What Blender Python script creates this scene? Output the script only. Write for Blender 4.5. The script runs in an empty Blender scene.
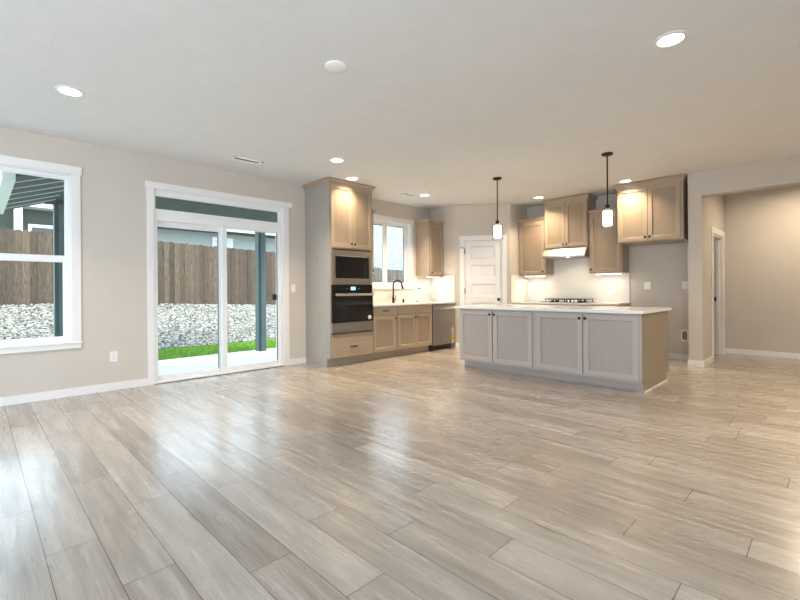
import bpy, bmesh, math, random
from mathutils import Vector, Matrix
random.seed(7)
S = bpy.context.scene
COL = S.collection

# ------------------------------------------------------------------ camera
CAM_X, CAM_H = 6.0903, 1.176
FPX, Y0, YAW, ROLL = 429.25, 290.35, math.radians(45.203), math.atan(-.007)
cd = bpy.data.cameras.new('camera'); cam = bpy.data.objects.new('camera', cd); COL.objects.link(cam)
s_, c_ = math.sin(YAW), math.cos(YAW)
Fv = Vector((-s_, c_, 0)); R0 = Vector((c_, s_, 0)); U0 = Vector((0, 0, 1))
Rv = R0 * math.cos(ROLL) + U0 * math.sin(ROLL)
Uv = -R0 * math.sin(ROLL) + U0 * math.cos(ROLL)
M = Matrix((Rv, Uv, -Fv)).transposed().to_4x4(); M.translation = (CAM_X, 0, CAM_H)
cam.matrix_world = M
cd.sensor_fit = 'HORIZONTAL'; cd.sensor_width = 36; cd.lens = FPX / 800 * 36
cd.shift_y = -(300 - Y0) / 800
cd.clip_start = .02; cd.clip_end = 200
S.camera = cam

# ------------------------------------------------------------------ world, sun, exposure
S.view_settings.view_transform = 'Standard'; S.view_settings.look = 'None'
S.view_settings.gamma = 1; S.view_settings.use_curve_mapping = False
S.view_settings.exposure = 0.56
W = bpy.data.worlds.new('overcast_sky'); S.world = W; W.use_nodes = True
nt = W.node_tree; bg = nt.nodes['Background']
tc = nt.nodes.new('ShaderNodeTexCoord'); sep = nt.nodes.new('ShaderNodeSeparateXYZ')
cr = nt.nodes.new('ShaderNodeValToRGB')
nt.links.new(tc.outputs['Generated'], sep.inputs[0]); nt.links.new(sep.outputs['Z'], cr.inputs[0])
cr.color_ramp.elements[0].color = (.83, .92, 1, 1); cr.color_ramp.elements[1].color = (.50, .74, 1, 1)
nt.links.new(cr.outputs[0], bg.inputs['Color']); bg.inputs['Strength'].default_value = 3.4

def area(name, loc, rot, sx, sy, energy, col, spread=180, parent=None, shape='RECTANGLE'):
    l = bpy.data.lights.new(name, 'AREA'); l.shape = shape; l.size = sx
    if shape in ('RECTANGLE', 'ELLIPSE'): l.size_y = sy
    l.energy = energy; l.color = col; l.spread = math.radians(spread)
    o = bpy.data.objects.new(name, l); COL.objects.link(o); o.location = loc; o.rotation_euler = rot
    if parent: o.parent = parent
    return o
sl = bpy.data.lights.new('soft_sun', 'SUN'); sl.energy = 3.0; sl.angle = math.radians(25); sl.color = (1, .94, .84)
sun = bpy.data.objects.new('soft_sun', sl); COL.objects.link(sun); sun.rotation_euler = (math.radians(-12), math.radians(42), 0)
# added daylight fills, unseen, at assumed openings in the rear and right walls
area('added_fill_rear', (3.9, -3.16, 1.5), (math.radians(90), 0, math.radians(180)), 4.6, 2.0, 250, (.74, .87, 1))
area('added_fill_side', (7.86, -1.6, 1.5), (math.radians(90), 0, math.radians(90)), 2.8, 1.9, 90, (.74, .87, 1))

# ------------------------------------------------------------------ materials
def mat(name, col=(.8, .8, .8), rough=.5, metal=0., emit=None, estr=0., spec=.5, coat=0.):
    m = bpy.data.materials.new(name); m.use_nodes = True
    b = m.node_tree.nodes['Principled BSDF']
    b.inputs['Base Color'].default_value = (*col, 1); b.inputs['Roughness'].default_value = rough
    b.inputs['Metallic'].default_value = metal; b.inputs['Specular IOR Level'].default_value = spec
    b.inputs['Coat Weight'].default_value = coat
    if emit: b.inputs['Emission Color'].default_value = (*emit, 1); b.inputs['Emission Strength'].default_value = estr
    return m
def N(m, t, **kw):
    n = m.node_tree.nodes.new(t)
    for k, v in kw.items():
        if hasattr(n, k): setattr(n, k, v)
        else: n.inputs[k].default_value = v
    return n
def LK(m, a, b): m.node_tree.links.new(a, b)
def BS(m): return m.node_tree.nodes['Principled BSDF']
def noisy(name, c1, c2, scale=(1, 1, 1), nscale=5., detail=4., rough=.5, bump=0., bscale=None, coord='Object', metal=0., lo=.35, hi=.65, spec=.5):
    m = mat(name, c1, rough, metal, spec=spec)
    t = N(m, 'ShaderNodeTexCoord'); mp = N(m, 'ShaderNodeMapping', Scale=scale)
    nz = N(m, 'ShaderNodeTexNoise', Scale=nscale, Detail=detail)
    r = N(m, 'ShaderNodeValToRGB'); r.color_ramp.elements[0].position = lo; r.color_ramp.elements[1].position = hi
    r.color_ramp.elements[0].color = (*c1, 1); r.color_ramp.elements[1].color = (*c2, 1)
    LK(m, t.outputs[coord], mp.inputs[0]); LK(m, mp.outputs[0], nz.inputs['Vector']); LK(m, nz.outputs['Fac'], r.inputs[0])
    LK(m, r.outputs[0], BS(m).inputs['Base Color'])
    if bump:
        src = nz
        if bscale:
            src = N(m, 'ShaderNodeTexNoise', Scale=bscale, Detail=3.); LK(m, t.outputs[coord], src.inputs['Vector'])
        b = N(m, 'ShaderNodeBump', Strength=bump, Distance=.01); LK(m, src.outputs['Fac'], b.inputs['Height']); LK(m, b.outputs[0], BS(m).inputs['Normal'])
    return m
def attr_mul(m, attr, amount_lo, amount_hi):
    """multiply the base colour by a per-face random value stored on the mesh"""
    a = N(m, 'ShaderNodeAttribute', attribute_name=attr)
    mr = N(m, 'ShaderNodeMapRange'); mr.inputs['To Min'].default_value = amount_lo; mr.inputs['To Max'].default_value = amount_hi
    LK(m, a.outputs['Fac'], mr.inputs[0])
    mx = N(m, 'ShaderNodeMix', data_type='RGBA', blend_type='MULTIPLY'); mx.inputs[0].default_value = 1
    bc = BS(m).inputs['Base Color']; src = bc.links[0].from_socket
    LK(m, src, mx.inputs[6]); LK(m, mr.outputs[0], mx.inputs[7]); LK(m, mx.outputs[2], bc)

WALL = noisy('greige_wall_paint', (.575, .530, .475), (.59, .545, .49), nscale=3, rough=.75, bump=.12, bscale=90, spec=.25)
CEIL = noisy('white_ceiling_paint', (.735, .74, .745), (.755, .76, .765), nscale=6, rough=.85, bump=.2, bscale=60, spec=.2)
TRIM = mat('white_trim_paint', (.80, .79, .78), .35)
VINYL = mat('white_vinyl', (.82, .83, .84), .3)
def wood(name, c1, c2, rough=.42):
    return noisy(name, c1, c2, scale=(22, 22, 1.0), nscale=2.2, detail=8, rough=rough, bump=.02, lo=.3, hi=.72)
WOOD = wood('pale_stained_maple', (.355, .272, .193), (.405, .318, .234))
WOODH = noisy('pale_stained_maple_crosswise', (.355, .272, .193), (.405, .318, .234), scale=(.9, 14, 14), nscale=2.2, detail=8, rough=.42, lo=.3, hi=.72)
ISL = wood('grey_stained_maple', (.405, .355, .328), (.425, .375, .348))
PANEL_OF = {}  # recessed panel faces, a darker tone than the door frames
PANEL_OF[ISL.name] = wood('darker_grey_door_panel', (.345, .302, .28), (.365, .322, .30))
PANEL_OF[WOOD.name] = wood('darker_maple_door_panel', (.305, .232, .163), (.335, .258, .185))
ISLP = wood('shaded_grey_end_panel', (.235, .20, .145), (.275, .235, .175))  # dim warm light on the island's end put into its darker olive colour
GREYP = wood('grey_stained_tall_panel', (.335, .300, .262), (.40, .362, .322))
DARKGAP = mat('dark_cabinet_shadow_line', (.06, .045, .03), .8)
QUARTZ = noisy('white_quartz', (.80, .785, .76), (.83, .815, .79), nscale=40, detail=6, rough=.14)
TILE = mat('white_backsplash_tile', (.74, .71, .66), .2)
BLACKM = mat('matte_black_metal', (.012, .011, .011), .35, .6)
BRONZE = mat('dark_bronze', (.045, .032, .022), .4, .8)
BLACKG = mat('black_oven_glass', (.006, .006, .007), .08, 0, spec=.45)
BLACKP = mat('black_plastic', (.012, .012, .013), .45)
def steel():
    m = noisy('brushed_stainless_steel', (.33, .31, .29), (.44, .42, .39), scale=(1.2, 1.2, 120), nscale=2., rough=.38, metal=1.)
    return m
STEEL = steel()
CHROME = mat('bright_steel_handle', (.80, .78, .75), .22, 1)
def glass(name, tint=(.97, .99, .985), ior=1.45):
    m = bpy.data.materials.new(name); m.use_nodes = True; t = m.node_tree; t.nodes.clear()
    o = t.nodes.new('ShaderNodeOutputMaterial'); mx = t.nodes.new('ShaderNodeMixShader')
    a = t.nodes.new('ShaderNodeBsdfTransparent'); a.inputs[0].default_value = (*tint, 1)
    g = t.nodes.new('ShaderNodeBsdfGlossy'); g.inputs['Roughness'].default_value = 0.01
    f = t.nodes.new('ShaderNodeLayerWeight'); f.inputs[0].default_value = .5
    p = t.nodes.new('ShaderNodeMath'); p.operation = 'POWER'; p.inputs[1].default_value = 5.
    q = t.nodes.new('ShaderNodeMath'); q.operation = 'MULTIPLY_ADD'; q.inputs[1].default_value = .9; q.inputs[2].default_value = ((ior - 1) / (ior + 1)) ** 2
    t.links.new(f.outputs['Facing'], p.inputs[0]); t.links.new(p.outputs[0], q.inputs[0]); t.links.new(q.outputs[0], mx.inputs[0]); t.links.new(a.outputs[0], mx.inputs[1]); t.links.new(g.outputs[0], mx.inputs[2]); t.links.new(mx.outputs[0], o.inputs[0])
    return m
GLASS = glass('window_glass'); SHADEG = glass('clear_shade_glass', (.95, .95, .94), 1.5)
LENS = mat('lit_lamp_lens', (.9, .9, .9), .4, emit=(1, .93, .82), estr=4.5)
OPAL = mat('lit_opal_glass', (.9, .9, .9), .3, emit=(1, .84, .64), estr=5)
LEDBAR = mat('lit_led_diffuser', (.9, .9, .9), .4, emit=(1, .92, .80), estr=6)
PLATE = mat('white_switch_plastic', (.82, .81, .79), .35)
SLOT = mat('dark_slot', (.03, .028, .025), .6)
GREYSLOT = mat('grey_socket_face', (.42, .40, .37), .5)
DISP = mat('lit_blue_display', (.02, .05, .1), .2, emit=(.25, .62, 1), estr=1.6)
YELLOW = mat('yellow_energy_label', (.85, .55, .06), .5)
WHITEL = mat('white_printed_sticker', (.82, .82, .80), .5)
CONC = noisy('pale_patio_concrete', (.69, .635, .55), (.76, .705, .62), nscale=7, detail=8, rough=.85, bump=.1, bscale=60)
SOIL = noisy('grey_bank_soil', (.20, .19, .17), (.30, .285, .26), nscale=20, rough=.95)
LAWN = noisy('green_lawn', (.10, .27, .02), (.17, .40, .035), nscale=22, detail=6, rough=.9)
attr_mul
STONE = noisy('pale_river_stone', (.36, .32, .26), (.50, .455, .38), nscale=9, rough=.8); attr_mul(STONE, 'rnd', .22, 1.05)
BLADE = noisy('grass_blade_green', (.17, .33, .02), (.27, .45, .04), nscale=9, rough=.7); attr_mul(BLADE, 'rnd', .7, 1.15)
FENCE = noisy('weathered_brown_cedar', (.045, .029, .018), (.15, .102, .066), scale=(9, 9, 1.6), nscale=4.2, detail=9, rough=.85, bump=.2, lo=.3, hi=.75); attr_mul(FENCE, 'rnd', .55, 1.2)
GREYFENCE = noisy('weathered_grey_cedar', (.075, .060, .046), (.14, .118, .095), scale=(9, 9, .8), nscale=2.4, detail=9, rough=.85); attr_mul(GREYFENCE, 'rnd', .75, 1.12)
TEAL = mat('dark_teal_exterior_paint', (.032, .056, .057), .6)
TEALL = mat('teal_grey_post_paint', (.10, .15, .155), .55)
SAGE = mat('sage_siding', (.34, .385, .35), .8)
DGREEN = mat('dark_green_siding', (.06, .075, .058), .8)
WHITES = mat('white_siding', (.30, .305, .30), .7)
EXTW = mat('white_exterior_trim', (.80, .82, .82), .6)
GUTTER = mat('pale_gutter', (.62, .68, .66), .45)
DARKWIN = mat('dark_window_pane', (.04, .05, .06), .1)

# floor: pale oak planks, one face per plank with its own random tone
def floor_material():
    m = mat('pale_oak_plank_floor', (.4, .35, .3), .34, spec=.75, coat=.55); BS(m).inputs['Coat Roughness'].default_value = .20
    uv = N(m, 'ShaderNodeUVMap', uv_map='plank'); at = N(m, 'ShaderNodeAttribute', attribute_name='rnd')
    sx = N(m, 'ShaderNodeSeparateXYZ'); LK(m, uv.outputs[0], sx.inputs[0])
    off = N(m, 'ShaderNodeCombineXYZ')
    mu = N(m, 'ShaderNodeMath', operation='MULTIPLY'); mu.inputs[1].default_value = 97.; LK(m, at.outputs['Fac'], mu.inputs[0])
    LK(m, mu.outputs[0], off.inputs['Z']); LK(m, mu.outputs[0], off.inputs['X'])
    ad = N(m, 'ShaderNodeVectorMath', operation='ADD'); LK(m, uv.outputs[0], ad.inputs[0]); LK(m, off.outputs[0], ad.inputs[1])
    # long streaks
    mp = N(m, 'ShaderNodeMapping', Scale=(1.1, 15, 1)); LK(m, ad.outputs[0], mp.inputs[0])
    n1 = N(m, 'ShaderNodeTexNoise', Scale=1.5, Detail=5., Roughness=.6, Distortion=.4); LK(m, mp.outputs[0], n1.inputs['Vector'])
    # fine grain
    mp2 = N(m, 'ShaderNodeMapping', Scale=(2.2, 120, 1)); LK(m, ad.outputs[0], mp2.inputs[0])
    n2 = N(m, 'ShaderNodeTexNoise', Scale=1., Detail=4., Roughness=.65); LK(m, mp2.outputs[0], n2.inputs['Vector'])
    # cathedral rings
    mp3 = N(m, 'ShaderNodeMapping', Scale=(.9, 9, 1)); LK(m, ad.outputs[0], mp3.inputs[0])
    n3 = N(m, 'ShaderNodeTexNoise', Scale=1.3, Detail=1.5); LK(m, mp3.outputs[0], n3.inputs['Vector'])
    r3 = N(m, 'ShaderNodeMath', operation='MULTIPLY'); r3.inputs[1].default_value = 20.; LK(m, n3.outputs['Fac'], r3.inputs[0])
    r4 = N(m, 'ShaderNodeMath', operation='SINE'); LK(m, r3.outputs[0], r4.inputs[0])
    # knots
    mp5 = N(m, 'ShaderNodeMapping', Scale=(1.6, 5, 1)); LK(m, ad.outputs[0], mp5.inputs[0])
    vo = N(m, 'ShaderNodeTexVoronoi', Scale=1.0); LK(m, mp5.outputs[0], vo.inputs['Vector'])
    kn = N(m, 'ShaderNodeMapRange'); kn.inputs['From Min'].default_value = .02; kn.inputs['From Max'].default_value = .13; kn.inputs['To Min'].default_value = -.32; kn.inputs['To Max'].default_value = 0
    LK(m, vo.outputs['Distance'], kn.inputs[0])
    def madd(a, k, b):
        n = N(m, 'ShaderNodeMath', operation='MULTIPLY_ADD'); n.inputs[1].default_value = k
        LK(m, a, n.inputs[0])
        if isinstance(b, float): n.inputs[2].default_value = b
        else: LK(m, b, n.inputs[2])
        return n.outputs[0]
    v = madd(n1.outputs['Fac'], .90, -.15)
    v = madd(n2.outputs['Fac'], .50, v)
    v = madd(r4.outputs[0], .05, v)
    v = madd(at.outputs['Fac'], .26, v)
    v = madd(kn.outputs[0], 1., v)
    ramp = N(m, 'ShaderNodeValToRGB'); e = ramp.color_ramp.elements
    e[0].position = .18; e[0].color = (.125, .099, .078, 1); e[1].position = .95; e[1].color = (.49, .435, .378, 1)
    k = ramp.color_ramp.elements.new(.55); k.color = (.305, .260, .216, 1)
    LK(m, v, ramp.inputs[0])
    # seams: distance to the plank's edge
    ds = N(m, 'ShaderNodeAttribute', attribute_name='rnd')
    def edge(sock, size, wdt):
        a = N(m, 'ShaderNodeMath', operation='SUBTRACT'); a.inputs[0].default_value = size; LK(m, sock, a.inputs[1])
        b = N(m, 'ShaderNodeMath', operation='MINIMUM'); LK(m, sock, b.inputs[0]); LK(m, a.outputs[0], b.inputs[1])
        c = N(m, 'ShaderNodeMath', operation='LESS_THAN'); c.inputs[1].default_value = wdt; LK(m, b.outputs[0], c.inputs[0])
        return c.outputs[0]
    ex = edge(sx.outputs['X'], PL, .0017); ey = edge(sx.outputs['Y'], PW, .0014)
    mxm = N(m, 'ShaderNodeMath', operation='MAXIMUM'); LK(m, ex, mxm.inputs[0]); LK(m, ey, mxm.inputs[1])
    mix = N(m, 'ShaderNodeMix', data_type='RGBA'); LK(m, mxm.outputs[0], mix.inputs[0]); LK(m, ramp.outputs[0], mix.inputs[6]); mix.inputs[7].default_value = (.07, .055, .045, 1)
    LK(m, mix.outputs[2], BS(m).inputs['Base Color'])
    rr = N(m, 'ShaderNodeMapRange'); rr.inputs['To Min'].default_value = .34; rr.inputs['To Max'].default_value = .22; LK(m, n1.outputs['Fac'], rr.inputs[0]); LK(m, rr.outputs[0], BS(m).inputs['Roughness'])
    sp = N(m, 'ShaderNodeMath', operation='MULTIPLY_ADD'); sp.inputs[1].default_value = -.75; sp.inputs[2].default_value = .75; LK(m, mxm.outputs[0], sp.inputs[0]); LK(m, sp.outputs[0], BS(m).inputs['Specular IOR Level'])
    bp = N(m, 'ShaderNodeBump', Strength=.04, Distance=.004); LK(m, n2.outputs['Fac'], bp.inputs['Height']); LK(m, bp.outputs[0], BS(m).inputs['Normal'])
    return m
PL, PW = 1.28, .1975
FLOOR = floor_material()

# ------------------------------------------------------------------ mesh builder
class MB:
    def __init__(s): s.v = []; s.f = []; s.r = []; s.cur = 0.5
    def add(s, vs, fs):
        o = len(s.v); s.v += [tuple(p) for p in vs]; s.f += [tuple(i + o for i in f) for f in fs]; s.r += [s.cur] * len(fs); return s
    def box(s, x0, x1, y0, y1, z0, z1):
        x0, x1 = sorted((x0, x1)); y0, y1 = sorted((y0, y1)); z0, z1 = sorted((z0, z1))
        return s.add([(x0, y0, z0), (x1, y0, z0), (x1, y1, z0), (x0, y1, z0), (x0, y0, z1), (x1, y0, z1), (x1, y1, z1), (x0, y1, z1)],
                     [(0, 3, 2, 1), (4, 5, 6, 7), (0, 1, 5, 4), (1, 2, 6, 5), (2, 3, 7, 6), (3, 0, 4, 7)])
    def prism(s, poly, axis, a, b):
        """extrude a 2-D polygon (counter-clockwise) along an axis from a to b"""
        n = len(poly)
        def P(p, t): return {'x': (t, p[0], p[1]), 'y': (p[0], t, p[1]), 'z': (p[0], p[1], t)}[axis]
        return s.add([P(p, a) for p in poly] + [P(p, b) for p in poly],
                     [tuple(range(n))[::-1], tuple(range(n, 2 * n))] + [(i, (i + 1) % n, n + (i + 1) % n, n + i) for i in range(n)])
    def lathe(s, prof, c=(0, 0, 0), n=24, axis='z', cap=True):
        vs = []
        for r, h in prof:
            for i in range(n):
                a = 2 * math.pi * i / n; x, y = r * math.cos(a), r * math.sin(a)
                p = {'z': (x, y, h), 'y': (x, h, y), 'x': (h, x, y)}[axis]
                vs.append((p[0] + c[0], p[1] + c[1], p[2] + c[2]))
        fs = [(k * n + i, k * n + (i + 1) % n, (k + 1) * n + (i + 1) % n, (k + 1) * n + i) for k in range(len(prof) - 1) for i in range(n)]
        if cap: fs += [tuple(range(n))[::-1], tuple(range((len(prof) - 1) * n, len(prof) * n))]
        return s.add(vs, fs)
    def tube(s, pts, r, n=10):
        pts = [Vector(p) for p in pts]; rs = r if isinstance(r, list) else [r] * len(pts); vs = []; up = None
        for i, p in enumerate(pts):
            d = (pts[min(i + 1, len(pts) - 1)] - pts[max(i - 1, 0)]).normalized()
            if up is None: up = d.orthogonal().normalized()
            up = (up - d * up.dot(d)).normalized(); w = d.cross(up)
            for k in range(n):
                a = 2 * math.pi * k / n; vs.append(p + (up * math.cos(a) + w * math.sin(a)) * rs[i])
        fs = [(i * n + k, i * n + (k + 1) % n, (i + 1) * n + (k + 1) % n, (i + 1) * n + k) for i in range(len(pts) - 1) for k in range(n)]
        return s.add(vs, fs + [tuple(range(n))[::-1], tuple(range((len(pts) - 1) * n, len(pts) * n))])
    def build(s, name, m, parent=None, bevel=0., smooth=False, attr=False, loc=None, rot=None):
        me = bpy.data.meshes.new(name); me.from_pydata(s.v, [], s.f)
        bm = bmesh.new(); bm.from_mesh(me); bmesh.ops.recalc_face_normals(bm, faces=bm.faces[:]); bm.to_mesh(me); bm.free()
        me.materials.append(m)
        if attr:
            a = me.attributes.new('rnd', 'FLOAT', 'FACE'); a.data.foreach_set('value', s.r)
        if smooth:
            me.polygons.foreach_set('use_smooth', [True] * len(me.polygons))
            try: me.set_sharp_from_angle(angle=math.radians(38))
            except Exception: pass
        o = bpy.data.objects.new(name, me); COL.objects.link(o)
        if bevel:
            b = o.modifiers.new('bevel', 'BEVEL'); b.width = bevel; b.segments = 2; b.limit_method = 'ANGLE'
        if parent: o.parent = parent
        if loc: o.location = loc
        if rot is not None: o.rotation_euler = (0, 0, rot)
        return o
def B(*a): return MB().box(*a)
def thing(name, label, cat, loc=(0, 0, 0), rz=0., group=None):
    o = bpy.data.objects.new(name, None); COL.objects.link(o); o.location = loc; o.rotation_euler = (0, 0, rz); o.empty_display_size = .1
    return tag(o, label, cat, group)
def tag(o, label, cat, group=None, kind=None):
    o['label'] = label; o['category'] = cat
    if group: o['group'] = group
    if kind: o['kind'] = kind
    return o
def struct(o, label=None, cat=None):
    o['kind'] = 'structure'
    if label: o['label'] = label
    if cat: o['category'] = cat
    return o
def structure(name, label, cat, loc=(0, 0, 0), rz=0.):
    return struct(thing(name, label, cat, loc, rz))

H = 2.908
# ------------------------------------------------------------------ floor, ceiling, walls
X0, X1, YR, YB = 0., 8., -3.3, 9.6
JOINT = {-1: .47, 0: 1.05, 1: .24, 2: .80, 3: .53, 4: .93, 5: .36, 6: .74, 7: 1.18, 8: .54, 9: 1.0, 10: .26, 11: .70, 12: .96, 13: .39, 14: 1.19, 15: .10, 16: .78}
fm = bpy.data.meshes.new('floor'); fv = []; ff = []; fuv = []; fr = []
nrow0 = int((YR - .22) / PW) - 1; nrow1 = int((YB - .22) / PW) + 1
for n in range(nrow0, nrow1 + 1):
    ya, yb = max(.22 + PW * n, YR), min(.22 + PW * (n + 1), YB)
    if yb - ya < .001: continue
    j = JOINT.get(n, random.uniform(0, PL)); k = -1
    while True:
        xa = j + k * PL; xb = xa + PL; k += 1
        if xa >= X1: break
        a, b = max(xa, X0 - .0), min(xb, X1)
        if b - a < .001: continue
        i = len(fv); fv += [(a, ya, 0), (b, ya, 0), (b, yb, 0), (a, yb, 0)]; ff.append((i, i + 1, i + 2, i + 3))
        va, vb = ya - (.22 + PW * n), yb - (.22 + PW * n)
        fuv += [(a - xa, va), (b - xa, va), (b - xa, vb), (a - xa, vb)]; fr.append(random.random())
fm.from_pydata(fv, [], ff); ul = fm.uv_layers.new(name='plank')
for i, uv in enumerate(fuv): ul.data[i].uv = uv
fa = fm.attributes.new('rnd', 'FLOAT', 'FACE'); fa.data.foreach_set('value', fr); fm.materials.append(FLOOR)
fo = bpy.data.objects.new('floor', fm); COL.objects.link(fo); struct(fo, 'pale grey oak plank floor through the whole room', 'floor')
struct(B(-.16, 8.2, YR - .2, 9.8, -.2, -.005).build('floor_slab', CONC), 'slab under the plank floor', 'floor')
struct(B(-.16, 8.2, YR - .2, 9.8, H, H + .25).build('ceiling', CEIL), 'white textured ceiling', 'ceiling')

def wall_cells(mb, axis, t0, t1, a0, a1, z0, z1, holes):
    """wall slab between t0,t1 across, a0..a1 along, with rectangular holes (a0,a1,z0,z1)"""
    As = sorted({a0, a1, *[h[0] for h in holes], *[h[1] for h in holes]}); As = [a for a in As if a0 <= a <= a1]
    for p, q in zip(As, As[1:]):
        zs = [(z0, z1)]
        for h in holes:
            if h[0] < q - 1e-6 and h[1] > p + 1e-6:
                nz = []
                for u, w in zs:
                    if h[2] > u: nz.append((u, min(w, h[2])))
                    if h[3] < w: nz.append((max(u, h[3]), w))
                zs = nz
        for u, w in zs:
            if axis == 'x': mb.box(t0, t1, p, q, u, w)
            else: mb.box(p, q, t0, t1, u, w)
    return mb
WIN1 = (-.72, .785, .60, 2.525); DOOR1 = (1.635, 3.465, 0, 2.505); WIN2 = (5.11, 6.345, 1.255, 2.53)
struct(wall_cells(MB(), 'x', -.16, 0, YR, 7.1, 0, H, [WIN1, DOOR1, WIN2]).build('wall_left', WALL), 'greige wall with the picture window and sliding patio door', 'wall')
# corner pantry: stub, diagonal with the door, stub
PX, PY, QX, QY, YW = .66, 6.98, 1.555, 7.62, 8.30
DL = math.hypot(QX - PX, QY - PY); DA = math.atan2(QY - PY, QX - PX)
dt = Vector((math.cos(DA), math.sin(DA), 0)); dn = Vector((math.sin(DA), -math.cos(DA), 0))
DOOR2 = (.19, .935, 0, 2.175)
struct(B(-.16, PX, PY, PY + .12, 0, H).build('wall_pantry_left', WALL), 'short kitchen wall stub beside the dishwasher', 'wall')
pw = MB()
wall_cells(pw, 'y', 0, .11, 0, DL, 0, H, [DOOR2]); struct(pw.build('wall_pantry', WALL, loc=(PX, PY, 0), rot=DA), 'angled pantry wall across the kitchen corner', 'wall')
struct(B(QX - .12, QX, QY, YW + .12, 0, H).build('wall_pantry_right', WALL), 'short kitchen wall stub left of the cooktop counter', 'wall')
struct(B(QX, 4.56, YW, YW + .12, 0, H).build('wall_back', WALL), 'kitchen wall behind the cooktop and refrigerator alcove', 'wall')
NX0, NX1, NY = 4.553, 4.727, 7.69
DOOR3 = (8.47, 9.39, 0, 2.06)
hw = MB(); hw.box(NX0, NX1, NY, YW, 0, H); wall_cells(hw, 'x', 4.602, NX1, YW, YB, 0, H, [DOOR3])
struct(hw.build('wall_hall_left', WALL), 'greige wall end between refrigerator alcove and hall, with the hall door', 'wall')
struct(B(NX1, X1, NY, NY + .175, 2.558, H).build('wall_hall_header', WALL), 'dropped header over the wide hall opening', 'wall')
struct(B(3.1, 8.2, YB, YB + .12, 0, H).build('wall_hall_back', WALL), 'greige wall at the far side of the hall', 'wall')
struct(wall_cells(MB(), 'x', X1, X1 + .16, YR, YB, 0, H, [(-3.0, -.2, .5, 2.5)]).build('wall_right', WALL), 'greige wall to the right of the camera', 'wall')
struct(wall_cells(MB(), 'y', YR - .16, YR, -.16, 8.16, 0, H, [(1.5, 6.3, .4, 2.5)]).build('wall_rear', WALL), 'greige wall behind the camera', 'wall')
# the pantry and side room interiors, closed off
struct(B(-.16, 0, 7.1, 9.7, 0, H).build('wall_pantry_rear', WALL), 'pantry wall behind the angled door', 'wall')
struct(B(0, 3.1, YB, YB + .12, 0, H).build('wall_pantry_back', WALL), 'back wall of the pantry', 'wall')

# baseboards
BH, BT = .093, .016
def base(name, *boxes):
    m = MB()
    for b in boxes: m.box(*b)
    return struct(m.build(name, TRIM, bevel=.003), 'white painted baseboard', 'baseboard')
base('baseboard_left', (0, BT, YR, 1.555, 0, BH), (0, BT, 3.555, 3.857, 0, BH))
base('baseboard_alcove', (3.60, NX0 - BT, YW - BT, YW, 0, BH), (NX0 - BT, NX0, NY, YW, 0, BH))
base('baseboard_hall_left', (NX0 - BT, NX1 + BT, NY - BT, NY, 0, BH), (NX1, NX1 + BT, NY, 8.37, 0, BH), (NX1, NX1 + BT, 9.49, YB, 0, BH))
base('baseboard_hall_back', (NX1, X1, YB - BT, YB, 0, BH))
base('baseboard_right', (X1 - BT, X1, YR, YB, 0, BH))
base('baseboard_rear', (0, X1, YR, YR + BT, 0, BH))
pb = MB(); pb.box(0, .10, -BT, 0, 0, BH); pb.box(1.03, DL, -BT, 0, 0, BH)
struct(pb.build('baseboard_pantry', TRIM, bevel=.003, loc=(PX, PY, 0), rot=DA), 'white baseboard beside the pantry door', 'baseboard')

# ------------------------------------------------------------------ window 1 (left wall picture window, single hung)
w1 = structure('window_1', 'large white single hung window in the left wall', 'window')
m = MB(); a0, a1, z0, z1 = WIN1
m.box(0, .02, a1, a1 + .09, z0 + .012, z1); m.box(0, .02, a0 - .09, a0, z0 + .012, z1)
m.box(0, .024, a0 - .10, a1 + .105, z1, z1 + .088)
m.box(0, .022, a0 - .10, a1 + .09, .543, .597)
m.build('casing', TRIM, w1, bevel=.003)
B(-.02, .035, a0 - .10, a1 + .10, .595, .617).build('stool', TRIM, w1, bevel=.004)
m = MB(); m.box(-.13, 0, a1 - .012, a1, z0, z1); m.box(-.13, 0, a0, a0 + .012, z0, z1); m.box(-.13, 0, a0, a1, z1 - .012, z1); m.box(-.13, -.02, a0, a1, z0, z0 + .012)
m.build('jamb', TRIM, w1)
def ring(mb, x0, x1, a0, a1, z0, z1, l, r, b, t):
    mb.box(x0, x1, a0, a0 + l, z0, z1); mb.box(x0, x1, a1 - r, a1, z0, z1)
    mb.box(x0, x1, a0 + l, a1 - r, z0, z0 + b); mb.box(x0, x1, a0 + l, a1 - r, z1 - t, z1); return mb
ring(MB(), -.115, -.05, a0 + .012, a1 - .012, z0 + .012, z1 - .012, .026, .021, .03, .038).build('frame', VINYL, w1, bevel=.002)
up = ring(MB(), -.112, -.085, a0 + .03, a1 - .033, 1.53, z1 - .048, .012, .012, .05, .012).build('upper_sash', VINYL, w1, bevel=.002)
B(-.100, -.096, a0 + .04, a1 - .04, 1.56, z1 - .055).build('upper_pane', GLASS, up)
lo = ring(MB(), -.084, -.052, a0 + .03, a1 - .033, z0 + .04, 1.596, .035, .033, .042, .075).build('lower_sash', VINYL, w1, bevel=.002)
B(-.072, -.068, a0 + .055, a1 - .055, z0 + .075, 1.535).build('lower_pane', GLASS, lo)
m = MB(); m.box(-.06, -.038, .02, .10, 1.594, 1.606); m.lathe([(.010, 0), (.010, .012)], (-.05, .06, 1.604), 10); m.build('sash_lock', VINYL, lo, bevel=.002)

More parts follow.
